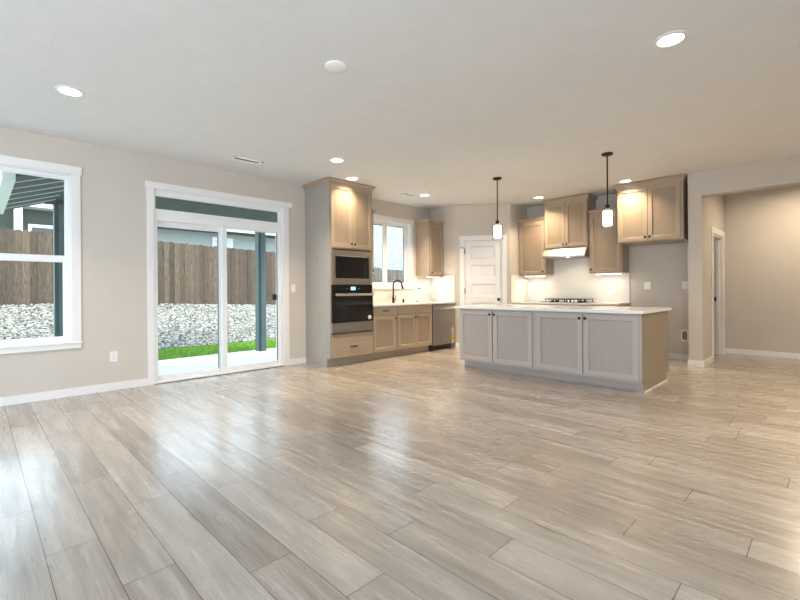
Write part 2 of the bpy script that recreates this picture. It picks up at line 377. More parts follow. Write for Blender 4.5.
# ------------------------------------------------------------------ door 1 (sliding patio door with transom)
d1 = structure('door_1', 'white sliding glass patio door with a transom pane above', 'door')
a0, a1, z0, z1 = DOOR1
m = MB(); m.box(0, .02, a0 - .085, a0, 0, z1); m.box(0, .02, a1, a1 + .09, 0, z1); m.box(0, .025, a0 - .10, a1 + .15, z1 - .006, z1 + .074)
m.build('casing', TRIM, d1, bevel=.003)
m = MB(); m.box(-.16, 0, a0, a0 + .014, 0, z1); m.box(-.16, 0, a1 - .014, a1, 0, z1); m.box(-.16, 0, a0, a1, z1 - .014, z1)
m.box(-.15, -.005, a0 + .014, a0 + .04, 0, 2.17); m.box(-.15, -.005, a1 - .055, a1 - .014, 0, 2.17); m.box(-.15, -.01, a0 + .014, a1 - .014, 2.10, 2.20)
m.box(-.16, .012, a0, a1, -.004, .026)
m.build('frame', VINYL, d1, bevel=.003)
tr = ring(MB(), -.10, -.03, a0 + .014, a1 - .014, 2.20, z1 - .012, .014, .033, .05, .07).build('transom_frame', VINYL, d1, bevel=.003)
B(-.07, -.066, a0 + .02, a1 - .03, 2.23, z1 - .07).build('transom_pane', GLASS, tr)
fp = ring(MB(), -.13, -.085, a0 + .02, 2.57, .026, 2.115, .042, .085, .062, .085).build('fixed_panel', VINYL, d1, bevel=.003)
B(-.112, -.106, a0 + .05, 2.50, .07, 2.05).build('fixed_pane', GLASS, fp)
B(-.104, -.088, 2.473, 2.486, .088, 2.03).build('edge_gasket', mat('teal_gasket', (.16, .26, .28), .5), fp)
sp = ring(MB(), -.075, -.03, 2.507, a1 - .035, .026, 2.125, .074, .052, .062, .046).build('sliding_panel', VINYL, d1, bevel=.003)
B(-.055, -.049, 2.56, a1 - .07, .07, 2.10).build('sliding_pane', GLASS, sp)
B(-.048, -.034, a1 - .098, a1 - .086, .088, 2.079).build('edge_gasket', TEALL, sp)
m = MB(); m.box(-.032, -.02, a1 - .082, a1 - .040, .93, 1.14); m.build('handle_plate', VINYL, sp, bevel=.004)
m = MB(); m.box(-.105, -.077, 3.318, 3.388, 1.04, 1.13); m.build('outer_handle', BLACKP, sp, bevel=.006)
m = MB(); m.tube([(-.022, 3.405, .96), (.012, 3.405, .97), (.018, 3.405, 1.03), (.012, 3.405, 1.10), (-.022, 3.405, 1.11)], .008); m.build('pull_handle', VINYL, sp, smooth=True)
struct(B(-.02, .02, a0, a1, .0, .006).build('trim_1', BRONZE), 'dark threshold strip under the patio door', 'trim')

# ------------------------------------------------------------------ window 2 (kitchen slider)
w2 = structure('window_2', 'white slider window over the kitchen counter', 'window')
a0, a1, z0, z1 = WIN2
m = MB(); m.box(0, .02, a1, a1 + .085, 1.20, z1); m.box(0, .02, a0 - .085, a0, 1.20, z1); m.box(0, .024, a0 - .09, a1 + .095, z1, z1 + .085); m.box(0, .03, a0 - .09, a1 + .09, 1.20, z0)
m.build('casing', TRIM, w2, bevel=.003)
m = MB(); m.box(-.13, 0, a1 - .012, a1, z0, z1); m.box(-.13, 0, a0, a0 + .012, z0, z1); m.box(-.13, 0, a0, a1, z1 - .012, z1); m.box(-.13, 0, a0, a1, z0, z0 + .012)
m.build('jamb', TRIM, w2)
ring(MB(), -.14, -.085, a0 + .012, a1 - .012, z0 + .012, z1 - .012, .05, .06, .05, .05).build('frame', VINYL, w2, bevel=.002)
ls = ring(MB(), -.125, -.095, a0 + .05, 5.745, z0 + .05, z1 - .05, .03, .065, .03, .025).build('left_sash', VINYL, w2, bevel=.002)
B(-.112, -.108, a0 + .07, 5.70, z0 + .07, z1 - .065).build('left_pane', GLASS, ls)
B(-.116, -.104, a0 + .08, 5.68, z1 - .090, z1 - .074).build('left_gasket', SLOT, ls)
rs = ring(MB(), -.118, -.09, 5.72, a1 - .065, z0 + .05, z1 - .05, .065, .02, .03, .025).build('right_sash', VINYL, w2, bevel=.002)
B(-.108, -.104, 5.77, a1 - .075, z0 + .07, z1 - .065).build('right_pane', GLASS, rs)
m = MB(); m.box(-.112, -.10, a1 - .092, a1 - .084, z0 + .08, z1 - .075); m.box(-.112, -.10, 5.785, a1 - .084, z1 - .082, z1 - .075); m.box(-.112, -.10, 5.785, a1 - .084, z0 + .08, z0 + .087)
m.build('right_gasket', SLOT, rs)

# ------------------------------------------------------------------ door 2 (pantry) and door 3 (hall)
d2 = structure('door_2', 'white five panel pantry door in the angled corner wall', 'door', (PX, PY, 0), DA)
a0, a1, z0, z1 = DOOR2
m = MB(); m.box(a0 - .09, a0, -.018, 0, 0, z1); m.box(a1, a1 + .09, -.018, 0, 0, z1); m.box(a0 - .10, a1 + .10, -.022, 0, z1, z1 + .10); m.build('casing', TRIM, d2, bevel=.003)
m = MB(); m.box(a0, a0 + .012, 0, .11, 0, z1); m.box(a1 - .012, a1, 0, .11, 0, z1); m.box(a0, a1, 0, .11, z1 - .008, z1); m.build('jamb', TRIM, d2)
def panel_door(w, h, t, panels, mx):
    """slab with recessed horizontal panels; front at y=0, back at y=t"""
    mb = MB(); mb.box(0, w, .012, t - .012, 0, h)
    mb.box(0, mx, 0, t, 0, h); mb.box(w - mx, w, 0, t, 0, h)
    zs = [0] + [q for p in panels for q in p] + [h]
    for i in range(0, len(zs), 2): mb.box(mx, w - mx, 0, t, zs[i], zs[i + 1])
    for p, q in panels:
        for y0, y1, yr in ((.0, .012, 1), (t, t - .012, -1)):
            i = .022
            mb.add([(mx, y0, p), (w - mx, y0, p), (w - mx, y0, q), (mx, y0, q), (mx + i, y1, p + i), (w - mx - i, y1, p + i), (w - mx - i, y1, q - i), (mx + i, y1, q - i)],
                   [(0, 1, 5, 4), (1, 2, 6, 5), (2, 3, 7, 6), (3, 0, 4, 7)])
    return mb
DW = a1 - a0 - .03
DPANS = [(.22, .50), (.625, .905), (1.03, 1.29), (1.415, 1.675), (1.80, 2.055)]
lf = panel_door(DW, 2.155, .035, DPANS, .115).build('leaf', TRIM, d2, loc=(a0 + .015, .006, .008))
kb = MB(); kb.lathe([(.030, 0), (.030, -.006), (.012, -.010), (.012, -.030), (.024, -.036), (.030, -.048), (.026, -.060), (.010, -.064)], (DW - .055, 0, .975), 20, 'y'); kb.build('door_knob', BLACKM, lf, smooth=True)
B(DW - .001, DW + .013, -.003, .012, .93, 1.02).build('latch_plate', BLACKM, d2, loc=(a0 + .015, .006, .008))
for z in (.35, 1.15, 1.955): B(a0 - .002, a0 + .016, -.010, .008, z - .055, z + .055).build('hinge', BLACKM, d2, bevel=.002)
m = MB(); m.tube([(a0 + .006, -.012, 2.02), (a0 - .02, -.05, 2.025), (a0 - .055, -.055, 2.03)], .005); m.lathe([(.010, 0), (.010, .02)], (a0 - .062, -.055, 2.02), 10); m.build('hinge_stop', BLACKM, d2)

d3 = structure('door_3', 'white side room door standing open off the hall', 'door')
a0, a1, z0, z1 = DOOR3
m = MB(); m.box(NX1, NX1 + .018, a0 - .10, a0 - .008, 0, z1 + .008); m.box(NX1, NX1 + .018, a1 + .008, a1 + .10, 0, z1 + .008); m.box(NX1, NX1 + .022, a0 - .115, a1 + .115, z1 + .008, z1 + .108); m.build('casing', TRIM, d3, bevel=.003)
m = MB(); m.box(4.602, NX1, a0, a0 + .018, 0, z1); m.box(4.602, NX1, a1 - .018, a1, 0, z1); m.box(4.602, NX1, a0, a1, z1 - .018, z1)
for yy in ((a0 + .018, a0 + .03), (a1 - .03, a1 - .018)): m.box(4.64, 4.68, *yy, 0, z1 - .018)
m.box(4.64, 4.68, a0 + .018, a1 - .018, z1 - .03, z1 - .018); m.build('jamb', TRIM, d3)
B(4.606, 4.634, a1 - .021, a1 - .016, .945, 1.02).build('strike_plate', BLACKM, d3)
lf3 = panel_door(.86, 2.03, .035, [(.2, .47), (.59, .86), (.98, 1.23), (1.35, 1.60), (1.72, 1.93)], .115).build('leaf', TRIM, d3, loc=(4.602, a0 + .02, .008), rot=math.pi)
kb = MB(); kb.lathe([(.030, 0), (.012, -.010), (.012, -.030), (.030, -.048), (.010, -.064)], (.80, 0, .975), 16, 'y'); kb.build('door_knob', BLACKM, lf3, smooth=True)

# ------------------------------------------------------------------ cabinets (local frame: x right, front towards -y, z up)
KN = [(.006, 0), (.006, -.010), (.015, -.016), (.018, -.022), (.014, -.028), (.004, -.030)]
def shaker(w, h, t=.02, rail=.064, rec=.014):
    """one door: stiles and rails around a recessed panel, small slope between; back at y=0, front y=-t"""
    mb = MB(); r, i = rail, rail + .004; f, p = -t, -t + rec
    o = [(0, 0), (w, 0), (w, h), (0, h)]; a = [(r, r), (w - r, r), (w - r, h - r), (r, h - r)]; b = [(i, i), (w - i, i), (w - i, h - i), (i, h - i)]
    vs = [(x, 0, z) for x, z in o] + [(x, f, z) for x, z in o] + [(x, f, z) for x, z in a] + [(x, p, z) for x, z in b]
    fs = [(3, 2, 1, 0)] + [(k, (k + 1) % 4, 4 + (k + 1) % 4, 4 + k) for k in range(4)] + [(4 + k, 4 + (k + 1) % 4, 8 + (k + 1) % 4, 8 + k) for k in range(4)] + [(8 + k, 8 + (k + 1) % 4, 12 + (k + 1) % 4, 12 + k) for k in range(4)] + [(12, 13, 14, 15)]
    return mb.add(vs, fs)
def add_door(par, x0, x1, z0, z1, yf, m, knob=None, rail=.062, name='door'):
    d = shaker(x1 - x0, z1 - z0, rail=rail).build(name, m, par, bevel=.0022, loc=(x0, yf, z0))
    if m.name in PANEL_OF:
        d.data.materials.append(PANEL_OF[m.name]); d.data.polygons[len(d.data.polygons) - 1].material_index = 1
    if knob:
        k = MB().lathe(KN, (knob[0] - x0, -.02, knob[1] - z0), 14, 'y').build('knob', BLACKM, d, smooth=True)
    return d
def add_drawer(par, x0, x1, z0, z1, yf, m, pull=True):
    d = B(0, x1 - x0, -.02, 0, 0, z1 - z0).build('drawer', m, par, bevel=.003, loc=(x0, yf, z0))
    if pull:
        cx = (x1 - x0) / 2; cz = (z1 - z0) / 2; p = MB()
        p.box(cx - .068, cx + .068, -.050, -.038, cz - .009, cz + .009); p.box(cx - .052, cx - .042, -.04, -.02, cz - .005, cz + .005); p.box(cx + .042, cx + .052, -.04, -.02, cz - .005, cz + .005)
        p.build('pull_handle', BLACKM, d, bevel=.002)
    return d
def crown(par, x0, x1, yb, yf, z0, z1, out, m, left=True, right=True):
    """crown moulding around the top of a cabinet"""
    prof = [(0, z0), (.006, z0), (.010, z0 + (z1 - z0) * .25), (out * .55, z0 + (z1 - z0) * .62), (out * .95, z0 + (z1 - z0) * .82), (out, z0 + (z1 - z0) * .86), (out, z1)]
    vs = []; n = len(prof)
    def path(o):
        p = []
        p.append((x0 - (o if left else 0), yb)); p.append((x0 - (o if left else 0), yf - o)); p.append((x1 + (o if right else 0), yf - o)); p.append((x1 + (o if right else 0), yb)); return p
    for o, z in prof:
        vs += [(x, y, z) for x, y in path(o)]
    fs = [(k * 4 + j, k * 4 + j + 1, (k + 1) * 4 + j + 1, (k + 1) * 4 + j) for k in range(n - 1) for j in range(3)]
    fs.append(tuple((n - 1) * 4 + j for j in range(4))); fs.append((3, 2, 1, 0))
    fs.append(tuple(k * 4 for k in range(n))); fs.append(tuple(k * 4 + 3 for k in range(n))[::-1])
    fs.append(tuple([0, 3, (n-1)*4+3, (n-1)*4]))
    return MB().add(vs, fs).build('crown_molding', m, par)
R90 = math.pi / 2
# --- tall oven cabinet; local x = world y
TY0, TY1, TXF = 3.86, 4.722, .678
tc_ = thing('oven_cabinet', 'tall floor to ceiling light wood cabinet around the microwave and wall oven', 'cabinet', (0, TY0, 0), R90)
w = TY1 - TY0
# carcass with an open bay for the microwave and the oven
m = MB(); D0 = -TXF
m.box(.018, w, D0, -.003, 1.83, 2.835); m.box(.018, w, D0, -.003, .125, .50); m.box(.018, .055, D0, -.003, .50, 1.83); m.box(w - .02, w, D0, -.003, .50, 1.83)
m.box(.05, w - .02, D0, -.003, 1.262, 1.30); m.box(.05, w - .02, -.06, -.003, .50, 1.83)
m.build('carcass', WOOD, tc_, bevel=.002)
B(.018, w, -.585, -.003, .002, .125).build('toe_kick', WOODH, tc_)
m = MB(); m.box(0, .018, -.585, -.003, .002, 2.835); m.box(0, .018, -TXF, -.585, .127, 2.835); m.build('end_panel', GREYP, tc_)
m = MB(); m.box(-.010, 0, -.59, -.02, .0, .02); m.box(-.010, w, -.595, -.585, 0, .02); m.build('shoe_molding', GREYP, tc_, bevel=.002)
crown(tc_, 0, w, -.003, -TXF, 2.825, 2.904, .048, WOOD, True, True)
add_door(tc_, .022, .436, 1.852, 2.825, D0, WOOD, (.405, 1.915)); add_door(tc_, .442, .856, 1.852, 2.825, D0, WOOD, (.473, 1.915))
add_drawer(tc_, .022, .856, .140, .438, D0, WOODH)
# --- microwave
mw = thing('microwave', 'stainless built in microwave above the wall oven', 'microwave', (TXF, TY0 + .03, 1.275), R90)
mwx, mwz = .79, .535
m = ring(MB(), 0, 1, 0, 0, 0, 0, 0, 0, 0, 0) if False else MB()
def fring(mb, y0, y1, x0, x1, z0, z1, l, r, b, t):
    mb.box(x0, x0 + l, y0, y1, z0, z1); mb.box(x1 - r, x1, y0, y1, z0, z1); mb.box(x0 + l, x1 - r, y0, y1, z0, z0 + b); mb.box(x0 + l, x1 - r, y0, y1, z1 - t, z1); return mb
fring(MB(), -.026, -.001, .002, mwx, .005, mwz, .062, .045, .09, .085).build('trim_frame', STEEL, mw, bevel=.003)
B(.03, mwx - .04, .0, .55, .04, mwz - .06).build('body', BLACKP, mw)
B(.062, mwx - .045, -.020, .0, .092, .452).build('glass_door', BLACKG, mw, bevel=.002)
B(.62, mwx - .05, -.0225, -.0195, .10, .445).build('control_panel', mat('black_control_glass', (.010, .010, .011), .16), mw)
for i in range(5): B(.645 + .016 * (i % 3), .653 + .016 * (i % 3), -.0235, -.022, .13 + .05 * i, .136 + .05 * i).build('button_mark', GREYSLOT, mw)
B(.064, mwx - .047, -.023, -.019, .440, .452).build('vent_strip', CHROME, mw)
# --- wall oven
ov = thing('built_in_oven', 'black glass and stainless wall oven with a lit blue display', 'oven', (TXF, TY0 + .03, .495), R90)
ow, oh = .815, .775
B(.01, ow - .03, .005, .55, .015, .76).build('body', BLACKP, ov)
B(.0, ow, -.022, .004, .665, oh).build('control_panel', BLACKG, ov, bevel=.002)
B(.362, .455, -.0235, -.0215, .690, .742).build('display', DISP, ov)
for x in (.27, .30, .50, .53): B(x, x + .012, -.0235, -.0215, .71, .716).build('touch_mark', GREYSLOT, ov)
dr = B(.0, ow, -.035, .004, .185, .660).build('door', BLACKG, ov, bevel=.003)
B(.1, ow - .1, -.0365, -.034, .25, .53).build('door_window', mat('oven_window_glass', (.012, .010, .009), .05), dr)
m = MB(); m.box(.030, ow - .012, -.085, -.062, .598, .640); m.box(.07, .095, -.065, -.03, .605, .632); m.box(ow - .085, ow - .06, -.065, -.03, .605, .632); m.build('handle', CHROME, dr, bevel=.007)
m = MB(); m.lathe([(.036, -.0362), (.036, -.0375)], (ow - .075, 0, .245), 24, 'y'); st = m.build('sticker', WHITEL, dr)
m = MB(); m.box(ow - .095, ow - .055, -.0382, -.0374, .228, .240); m.box(ow - .083, ow - .067, -.0382, -.0374, .248, .262); m.build('sticker_print', GREYSLOT, dr)
B(.0, ow, -.030, .004, .035, .180).build('lower_trim', STEEL, ov, bevel=.003)
B(.0, ow, -.020, .004, .002, .034).build('vent_slot', BLACKP, ov)
B(.01, ow - .01, -.024, -.018, .020, .026).build('vent_rail', CHROME, ov)
# --- base cabinets along the left wall
CT0, CT1 = .905, .937
BF = -.66
def base_carcass(par, w, d=.66, top=CT0, m=WOOD):
    B(0, w, -d, -.003, .118, top).build('carcass', m, par, bevel=.002)
    B(0, w, -d + .085, -.003, .002, .118).build('toe_kick', WOODH if m is WOOD else m, par)
b1 = thing('base_cabinet', 'narrow light wood base cabinet, one drawer over one door, beside the wall oven', 'cabinet', (0, 4.724, 0), R90)
base_carcass(b1, .580); add_drawer(b1, .020, .552, .758, .893, BF, WOODH); add_door(b1, .020, .552, .138, .738, BF, WOOD, (.522, .690))
b2 = thing('base_cabinet', 'wide light wood sink base with a plain false drawer over two doors', 'cabinet', (0, 5.306, 0), R90)
base_carcass(b2, .940); add_drawer(b2, .018, .925, .755, .893, BF, WOODH, pull=False)
add_door(b2, .018, .468, .138, .738, BF, WOOD, (.440, .690)); add_door(b2, .474, .925, .138, .738, BF, WOOD, (.502, .690))
# --- dishwasher
dw = thing('dishwasher', 'stainless dishwasher at the end of the sink counter', 'dishwasher', (0, 6.252, 0), R90)
B(.01, .66, -.64, -.01, .10, .895).build('body', BLACKP, dw)
dd = B(.012, .660, -.685, -.641, .105, .893).build('door', STEEL, dw, bevel=.005)
m = MB(); m.box(.05, .62, -.720, -.705, .800, .838); m.box(.08, .105, -.706, -.684, .808, .830); m.box(.565, .59, -.706, -.684, .808, .830); m.build('handle', CHROME, dd, bevel=.005)
B(.02, .65, -.6865, -.684, .868, .886).build('control_strip', mat('dark_steel_strip', (.30, .285, .27), .35, 1.), dd)
lb = B(.570, .648, -.6866, -.6846, .118, .285).build('energy_label', YELLOW, dd)
for bx in ((.578, .640, .262, .276), (.578, .625, .225, .233), (.578, .640, .19, .205), (.578, .61, .15, .158)): B(bx[0], bx[1], -.6874, -.6864, bx[2], bx[3]).build('label_print', SLOT, lb)
B(.575, .643, -.6866, -.6846, .285, .42).build('sticker', mat('clear_protective_film', (.62, .60, .56), .3, .6), dd)
m = MB(); m.lathe([(.012, -.685), (.012, -.6865)], (.33, 0, .19), 14, 'y'); m.build('badge', WHITEL, dd)
B(.0, .655, -.60, -.02, .002, .103).build('toe_kick', BLACKP, dw)
fl = thing('filler_panel', 'slim light wood filler strip between dishwasher and wall stub', 'cabinet', (0, 6.915, 0), R90)
B(0, .062, -.66, -.003, .118, CT0).build('panel', WOOD, fl); B(0, .062, -.575, -.003, .002, .118).build('toe_kick', WOODH, fl)
tag(B(.003, .695, 4.725, 6.977, CT0, CT1).build('countertop', QUARTZ, bevel=.003), 'white quartz countertop along the window wall with the faucet', 'countertop')

# ------------------------------------------------------------------ island
IX0, IX1, IY0, IY1 = 2.075, 4.595, 5.262, 6.37
IM = 3.312
def island_unit(label, x0, x1, doors, end):
    t = thing('island_cabinet', label, 'cabinet', (x0, IY1, 0), 0, 'island cabinets')
    w = x1 - x0; d = IY1 - IY0
    B(0, w - (.018 if end else 0), -d, 0, .112, .893).build('carcass', ISL, t, bevel=.002)
    B(.0, w - (.018 if end else 0), -d + .125, -.10, .002, .112).build('toe_kick', ISL, t)
    MB().box(0, w, -d + .113, -d + .125, 0, .018).build('front_shoe_molding', ISL, t, bevel=.002); sh = MB()
    if end:
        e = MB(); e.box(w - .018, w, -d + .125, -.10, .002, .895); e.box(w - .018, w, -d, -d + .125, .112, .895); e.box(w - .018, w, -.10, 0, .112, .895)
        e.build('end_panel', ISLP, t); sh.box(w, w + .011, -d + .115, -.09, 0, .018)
        B(w - .032, w + .0015, -d - .002, -d, .112, .895).build('corner_stile', ISL, t)
    if end: sh.build('shoe_molding', TRIM, t, bevel=.002)
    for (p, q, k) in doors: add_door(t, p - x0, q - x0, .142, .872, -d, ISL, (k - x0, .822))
    return t
island_unit('left grey island cabinet pair of doors, nearer the dishwasher', IX0, IM, [(2.100, 2.664, 2.637), (2.684, 3.282, 2.711)], False)
island_unit('right grey island cabinet pair of doors with the plain shade-darkened end panel', IM, IX1, [(3.344, 3.946, 3.919), (3.960, 4.568, 3.987)], True)
tag(B(2.0, 4.625, 5.215, 6.41, .896, .930).build('countertop', QUARTZ, bevel=.003), 'long white quartz countertop on the grey kitchen island', 'countertop')

# ------------------------------------------------------------------ range wall base run (mostly behind the island)
rb = thing('base_cabinet', 'light wood base cabinet run under the cooktop, behind the island', 'cabinet', (1.557, YW, 0), 0)
base_carcass(rb, 1.985, .62, .897)
add_drawer(rb, .02, .57, .74, .875, -.62, WOODH); add_door(rb, .02, .57, .13, .72, -.62, WOOD, (.54, .68))
add_door(rb, .59, .99, .13, .875, -.62, WOOD, (.96, .82)); add_door(rb, 1.0, 1.40, .13, .875, -.62, WOOD, (1.03, .82))
add_drawer(rb, 1.42, 1.965, .74, .875, -.62, WOODH); add_door(rb, 1.42, 1.965, .13, .72, -.62, WOOD, (1.45, .68))
tag(B(1.557, 3.56, 7.645, 8.297, .897, .930).build('countertop', QUARTZ, bevel=.003), 'white quartz countertop under the range hood', 'countertop')
ck = thing('cooktop', 'black gas cooktop with cast iron grates under the hood', 'cooktop', (2.14, 7.74, .930), 0)
B(0, .83, 0, .50, 0, .014).build('base', BLACKG, ck, bevel=.003)
for gx in (.02, .29, .56):
    g = MB(); g.box(gx, gx + .25, .10, .115, .052, .066); g.box(gx, gx + .25, .455, .47, .052, .066); g.box(gx, gx + .014, .10, .47, .052, .066); g.box(gx + .236, gx + .25, .10, .47, .052, .066)
    g.box(gx + .118, gx + .132, .10, .47, .054, .066); g.box(gx, gx + .25, .278, .292, .054, .066)
    for fx in (gx + .006, gx + .23):
        for fy in (.105, .45): g.box(fx, fx + .014, fy, fy + .014, .012, .054)
    g.build('grate', BLACKM, ck, bevel=.002)
for bx, by, r in ((.145, .19, .04), (.145, .38, .035), (.415, .285, .055), (.685, .19, .04), (.685, .38, .035)):
    MB().lathe([(r, .014), (r, .026), (r * .75, .030), (r * .75, .036), (r * .3, .038)], (bx, by, 0), 18).build('burner', BLACKM, ck, smooth=True)
for kx in (.03, .10, .50, .57, .64): MB().lathe([(.021, .014), (.020, .046), (.014, .050)], (kx + .02, .05, 0), 16).build('knob', CHROME, ck, smooth=True)

# backsplash tile
bs = structure('backsplash', 'glossy white tile backsplash behind the sink counter', 'backsplash')
m = MB(); m.box(.001, .009, 4.73, 5.01, CT1, 1.46); m.box(.001, .009, 5.01, 6.44, CT1, 1.195); m.box(.001, .009, 6.44, PY - .001, CT1, 1.48); m.build('side_tile', TILE, bs)
B(.009, PX - .004, PY - .009, PY - .001, CT1, 1.48).build('end_tile', TILE, bs)
m = MB(); m.box(PX - .006, PX, PY - .012, PY - .001, CT1, 1.486); m.box(.009, PX, PY - .012, PY - .001, 1.48, 1.486); m.build('edge_trim', GREYSLOT, bs)
g = MB(); g.box(.009, .0096, 5.30, 5.302, CT1, 1.195); g.box(.009, .0096, 5.9, 5.902, CT1, 1.195); g.box(.009, .0096, 6.5, 6.502, CT1, 1.48); g.box(.009, .0096, 6.44, PY - .01, 1.19, 1.192); g.build('grout_line', mat('pale_grout', (.62, .60, .57), .8), bs)
bs2 = structure('backsplash', 'glossy white tile backsplash behind the cooktop', 'backsplash')
B(QX + .001, QX + .009, QY + .002, YW - .009, .930, 1.485).build('end_tile', TILE, bs2)
m = MB(); m.box(QX + .001, 3.545, YW - .009, YW - .001, .930, 1.47); m.box(2.13, 2.99, YW - .009, YW - .001, 1.47, 1.95); m.build('wall_tile', TILE, bs2)
m = MB(); m.box(QX + .001, QX + .012, QY - .004, QY + .002, .930, 1.49); m.box(QX + .001, QX + .012, QY, YW - .36, 1.485, 1.49); m.box(3.545, 3.551, YW - .012, YW - .001, .930, 1.475); m.build('edge_trim', GREYSLOT, bs2)

# ------------------------------------------------------------------ wall cabinets
def wall_cab(label, loc, rz, w, d, z0, z1, doors, cl=True, cr=True, ztop=None, out=.045, side_l=0, side_r=0):
    t = thing('upper_cabinet', label, 'cabinet', loc, rz)
    B(0, w, -d, -.003, z0, z1).build('carcass', WOOD, t, bevel=.002)
    crown(t, 0, w, -.003, -d, z1 - .01, ztop or z1 + .062, out, WOOD, cl, cr)
    for (p, q, a, b, k) in doors: add_door(t, p, q, a, b, -d, WOOD, k, name='door')
    return t
wall_cab('narrow light wood wall cabinet half hidden behind the tall oven cabinet', (0, 4.724, 0), R90, .312, .355, 1.46, 2.55, [(.012, .300, 1.475, 2.535, (.272, 1.525))], cl=False)
wall_cab('light wood wall cabinet in the corner right of the kitchen window', (0, 6.524, 0), R90, .452, .355, 1.46, 2.55, [(.030, .438, 1.478, 2.535, (.058, 1.53))], cr=False)
wall_cab('light wood wall cabinet between pantry corner and range hood', (QX + .004, YW, 0), 0, .582, .355, 1.46, 2.53, [(.022, .560, 1.478, 2.515, (.532, 1.53))], cl=False, cr=False)
wall_cab('raised light wood two door wall cabinet above the range hood', (2.146, YW, 0), 0, .822, .40, 1.945, 2.825, [(.012, .408, 1.965, 2.81, (.375, 2.02)), (.414, .810, 1.965, 2.81, (.447, 2.02))], ztop=2.895)
wall_cab('light wood wall cabinet right of the range hood', (2.976, YW, 0), 0, .562, .355, 1.46, 2.53, [(.022, .540, 1.478, 2.515, (.050, 1.53))], cl=False, cr=False)
wall_cab('deep light wood two door cabinet high over the empty refrigerator space', (3.560, YW, 0), 0, .945, .66, 1.930, 2.825, [(.014, .458, 1.950, 2.81, (.428, 2.0)), (.464, .908, 1.950, 2.81, (.494, 2.0))], ztop=2.900)

# range hood
hd = thing('range_hood', 'stainless under cabinet range hood over the cooktop', 'range hood', (2.150, YW, 1.765), 0)
hw_ = .822
m = MB(); m.prism([(0, 0), (-.545, 0), (-.55, .035), (-.44, .165), (-.405, .178), (0, .178)], 'x', 0, hw_); m.build('canopy', STEEL, hd, bevel=.003)
B(.02, hw_ - .02, -.552, -.545, .006, .028).build('front_lip', CHROME, hd)
m = MB(); m.box(.05, .40, -.48, -.10, -.004, .0); m.box(.43, .775, -.48, -.10, -.004, .0); m.build('filter', mat('filter_mesh_steel', (.35, .34, .33), .4, 1.), hd)
MB().lathe([(.028, -.005), (.028, .0)], (.50, -.51, 0), 16).build('hood_lamp', LENS, hd)
area('lamp_light', (.50, -.51, -.008), (0, 0, 0), .05, .05, 3, (1, .85, .66), 160, hd, 'DISK')
# under cabinet light bars
def led(label, loc, rz, w):
    t = thing('under_cabinet_light', label, 'light', loc, rz)
    B(0, w, 0, .07, 0, .018).build('housing', TRIM, t, bevel=.002)
    B(.01, w - .01, .006, .064, -.004, .0).build('diffuser', LEDBAR, t)
    area('lamp_light', (w / 2, .035, -.008), (0, 0, 0), w * .9, .05, 1.1, (1, .90, .74), 170, t)
led('slim lit bar under the corner wall cabinet by the kitchen window', (.30, 6.56, 1.441), R90, .36)
led('slim lit bar under the wall cabinet left of the range hood', (QX + .09, 8.02, 1.441), 0, .43)
led('slim lit bar under the wall cabinet right of the range hood', (3.05, 8.02, 1.441), 0, .43)

# ------------------------------------------------------------------ faucet and counter small things
fc = thing('faucet', 'tall black gooseneck kitchen faucet by the window', 'faucet', (.13, 5.735, CT1))
m = MB(); m.lathe([(.030, 0), (.030, .006), (.024, .012), (.022, .09), (.017, .12)], n=18); m.build('base', BLACKM, fc, smooth=True)
pts = [(0, 0, .10), (0, 0, .30)] + [(.012 + .0 * i, .115 - .115 * math.cos(math.pi * i / 12), .34 + .105 * math.sin(math.pi * i / 12)) for i in range(0, 12)]
pts = [(0, 0, .10), (0, 0, .33)] + [(.05 * i / 12, .09 - .09 * math.cos(math.radians(165) * i / 12), .345 + .088 * math.sin(math.radians(165) * i / 12)) for i in range(0, 13)]
e = pts[-1]; MB().tube(pts, .0145, 12).build('spout', BLACKM, fc, smooth=True)
MB().tube([e, (e[0] + .006, e[1] + .012, e[2] - .05), (e[0] + .012, e[1] + .026, e[2] - .105)], [.0135, .0175, .0185], 12).build('spray_head', BLACKM, fc, smooth=True)
m = MB(); m.tube([(0, .015, .06), (0, .055, .06)], .011, 10); m.tube([(0, .05, .062), (.01, .058, .10), (.015, .062, .15)], [.007, .006, .005], 8); m.build('lever', BLACKM, fc, smooth=True)
sd = thing('soap_dispenser', 'short black air gap cap on the counter right of the faucet', 'counter fitting', (.13, 6.01, CT1))
MB().lathe([(.022, 0), (.022, .012), (.014, .016), (.014, .034), (.021, .040), (.021, .062), (.016, .066)], n=16).build('cap', BLACKM, sd, smooth=True)
ds_ = thing('drain_stopper', 'small dark stopper lying on the counter near the corner', 'stopper', (.20, 6.33, CT1))
MB().lathe([(.022, 0), (.024, .010), (.016, .016), (.006, .018), (.006, .032), (.010, .036)], n=14).build('stopper', BRONZE, ds_, smooth=True, loc=(0, 0, .0))
pk = thing('leaflet', 'flat grey leaflet on the counter under the corner wall cabinet', 'leaflet', (.16, 6.48, CT1), math.radians(35))
B(0, .20, 0, .12, 0, .014).build('pages', mat('grey_paper', (.46, .43, .40), .8), pk, bevel=.002)

